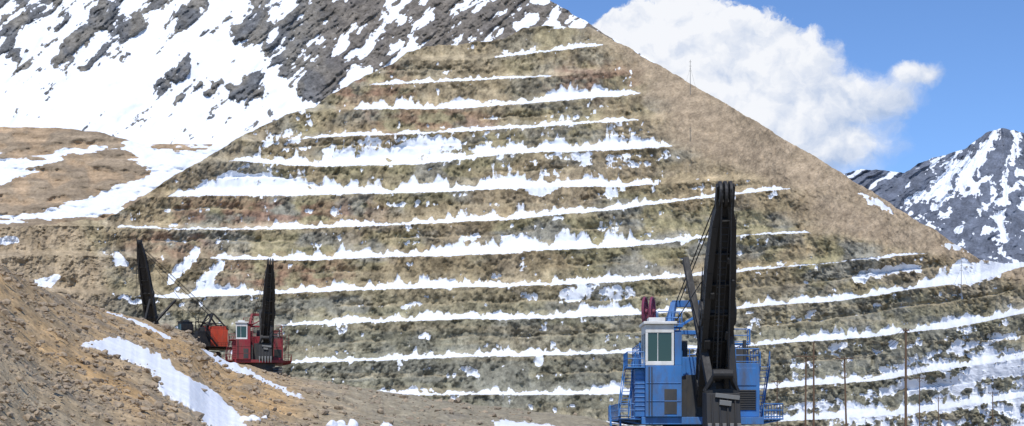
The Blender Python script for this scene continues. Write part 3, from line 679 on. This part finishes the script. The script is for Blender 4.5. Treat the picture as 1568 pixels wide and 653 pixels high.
# ------------------------------------------------------------ world
SE=58; saz=math.atan2(-.12,-.9)
w=bpy.data.worlds.new('World'); scene.world=w; w.use_nodes=True; nt=w.node_tree
for n in list(nt.nodes): nt.nodes.remove(n)
out=N(nt,'ShaderNodeOutputWorld'); bg=N(nt,'ShaderNodeBackground'); sky=N(nt,'ShaderNodeTexSky',sky_type='NISHITA')
sky.sun_disc=False; sky.sun_elevation=math.radians(SE); sky.sun_rotation=saz%(2*math.pi); sky.altitude=2500; sky.air_density=1.0; sky.dust_density=.4; sky.ozone_density=2.0
bg.inputs['Strength'].default_value=.145; nt.links.new(mixc(nt,1.0,sky.outputs[0],(.80,.99,1.22),'MULTIPLY'),bg.inputs['Color'])
tc=N(nt,'ShaderNodeTexCoord'); sp_=N(nt,'ShaderNodeSeparateXYZ'); nt.links.new(tc.outputs['Generated'],sp_.inputs[0])
ysafe=math_n(nt,'MAXIMUM',sp_.outputs[1],.01)
u=math_n(nt,'DIVIDE',sp_.outputs[0],ysafe); v=math_n(nt,'DIVIDE',sp_.outputs[2],ysafe)
cb=N(nt,'ShaderNodeCombineXYZ'); nt.links.new(u,cb.inputs[0]); nt.links.new(v,cb.inputs[1]); uv=cb.outputs[0]
wn=N(nt,'ShaderNodeTexNoise'); wn.inputs['Scale'].default_value=22; wn.inputs['Detail'].default_value=6; wn.inputs['Roughness'].default_value=.6; nt.links.new(uv,wn.inputs['Vector'])
ws=N(nt,'ShaderNodeVectorMath',operation='SUBTRACT'); nt.links.new(wn.outputs['Color'],ws.inputs[0]); ws.inputs[1].default_value=(.5,.5,.5)
wm=N(nt,'ShaderNodeVectorMath',operation='MULTIPLY_ADD'); nt.links.new(ws.outputs[0],wm.inputs[0]); wm.inputs[1].default_value=(.036,.036,0); nt.links.new(uv,wm.inputs[2])
def cfield(vec):
    res=None
    for cx,cy,rx,ry in ((1035,50,108,62),(1110,78,95,64),(1150,115,120,68),(1225,125,92,70),(1285,165,90,68),(1345,150,76,38),(1400,118,46,24),(955,45,66,32),(1295,225,95,58),(1050,100,130,70),(1200,190,120,70)):
        a=N(nt,'ShaderNodeVectorMath',operation='SUBTRACT'); nt.links.new(vec,a.inputs[0]); a.inputs[1].default_value=((cx-CX)/F,(HY-cy)/F,0)
        b_=N(nt,'ShaderNodeVectorMath',operation='MULTIPLY'); nt.links.new(a.outputs[0],b_.inputs[0]); b_.inputs[1].default_value=(F/rx,F/ry,0)
        l=N(nt,'ShaderNodeVectorMath',operation='LENGTH'); nt.links.new(b_.outputs[0],l.inputs[0]); o_=l.outputs['Value']
        if res is None: res=o_
        else: res=math_n(nt,'SMOOTH_MIN',res,o_,.2)
    return math_n(nt,'SUBTRACT',1.0,res)
cf=cfield(wm.outputs[0])
n1=noise_n(nt,wm.outputs[0],34,8,.62)
dn_=math_n(nt,'ADD',cf,math_n(nt,'MULTIPLY',math_n(nt,'SUBTRACT',n1,.5),1.1))
soft=mapr(nt,math_n(nt,'SUBTRACT',u,v),-.10,.10,.16,.9)
mask=math_n(nt,'DIVIDE',math_n(nt,'ADD',dn_,.07),soft,clamp=True)
mask=mapr(nt,mask,0,1,0,1,True)
mask=math_n(nt,'MULTIPLY',mask,math_n(nt,'GREATER_THAN',sp_.outputs[1],.02))
of=N(nt,'ShaderNodeVectorMath',operation='ADD'); nt.links.new(wm.outputs[0],of.inputs[0]); of.inputs[1].default_value=(-.002,.009,0)
n2=noise_n(nt,of.outputs[0],26,5,.55); n1b=noise_n(nt,wm.outputs[0],26,5,.55)
sh=math_n(nt,'MULTIPLY',math_n(nt,'SUBTRACT',n1b,n2),3.0)
vgrad=mapr(nt,math_n(nt,'ADD',v,math_n(nt,'MULTIPLY',u,-.55)),.04,.19,0,.66)
shade=math_n(nt,'ADD',math_n(nt,'ADD',vgrad,.33),sh,clamp=True)  # cloud's lit and shaded relief is painted into its colour from offset noise
bgc=N(nt,'ShaderNodeBackground'); nt.links.new(mixc(nt,shade,(.44,.55,.76),(.94,.955,.99)),bgc.inputs['Color']); bgc.inputs['Strength'].default_value=1.0
mx=N(nt,'ShaderNodeMixShader'); nt.links.new(math_n(nt,'MULTIPLY',mask,.97),mx.inputs[0]); nt.links.new(bg.outputs[0],mx.inputs[1]); nt.links.new(bgc.outputs[0],mx.inputs[2]); nt.links.new(mx.outputs[0],out.inputs[0])
sd=bpy.data.lights.new('sun','SUN'); sd.energy=3.8; sd.angle=math.radians(.5); sd.color=(1,.96,.90)
so=bpy.data.objects.new('sun',sd); scene.collection.objects.link(so)
el=math.radians(SE); dirv=Vector((math.sin(saz)*math.cos(el),math.cos(saz)*math.cos(el),math.sin(el)))
so.rotation_euler=dirv.to_track_quat('Z','Y').to_euler(); so.location=(0,0,50)
cd=bpy.data.cameras.new('camera'); co=bpy.data.objects.new('camera',cd); scene.collection.objects.link(co)
cd.sensor_width=36; cd.lens=36*F/1568; cd.shift_y=(HY-326.5)/1568; cd.clip_end=40000; cd.clip_start=.5
co.location=(0,0,0); co.rotation_euler=(math.pi/2,0,0); scene.camera=co
scene.view_settings.view_transform='Standard'; scene.view_settings.look='None'; scene.view_settings.exposure=0
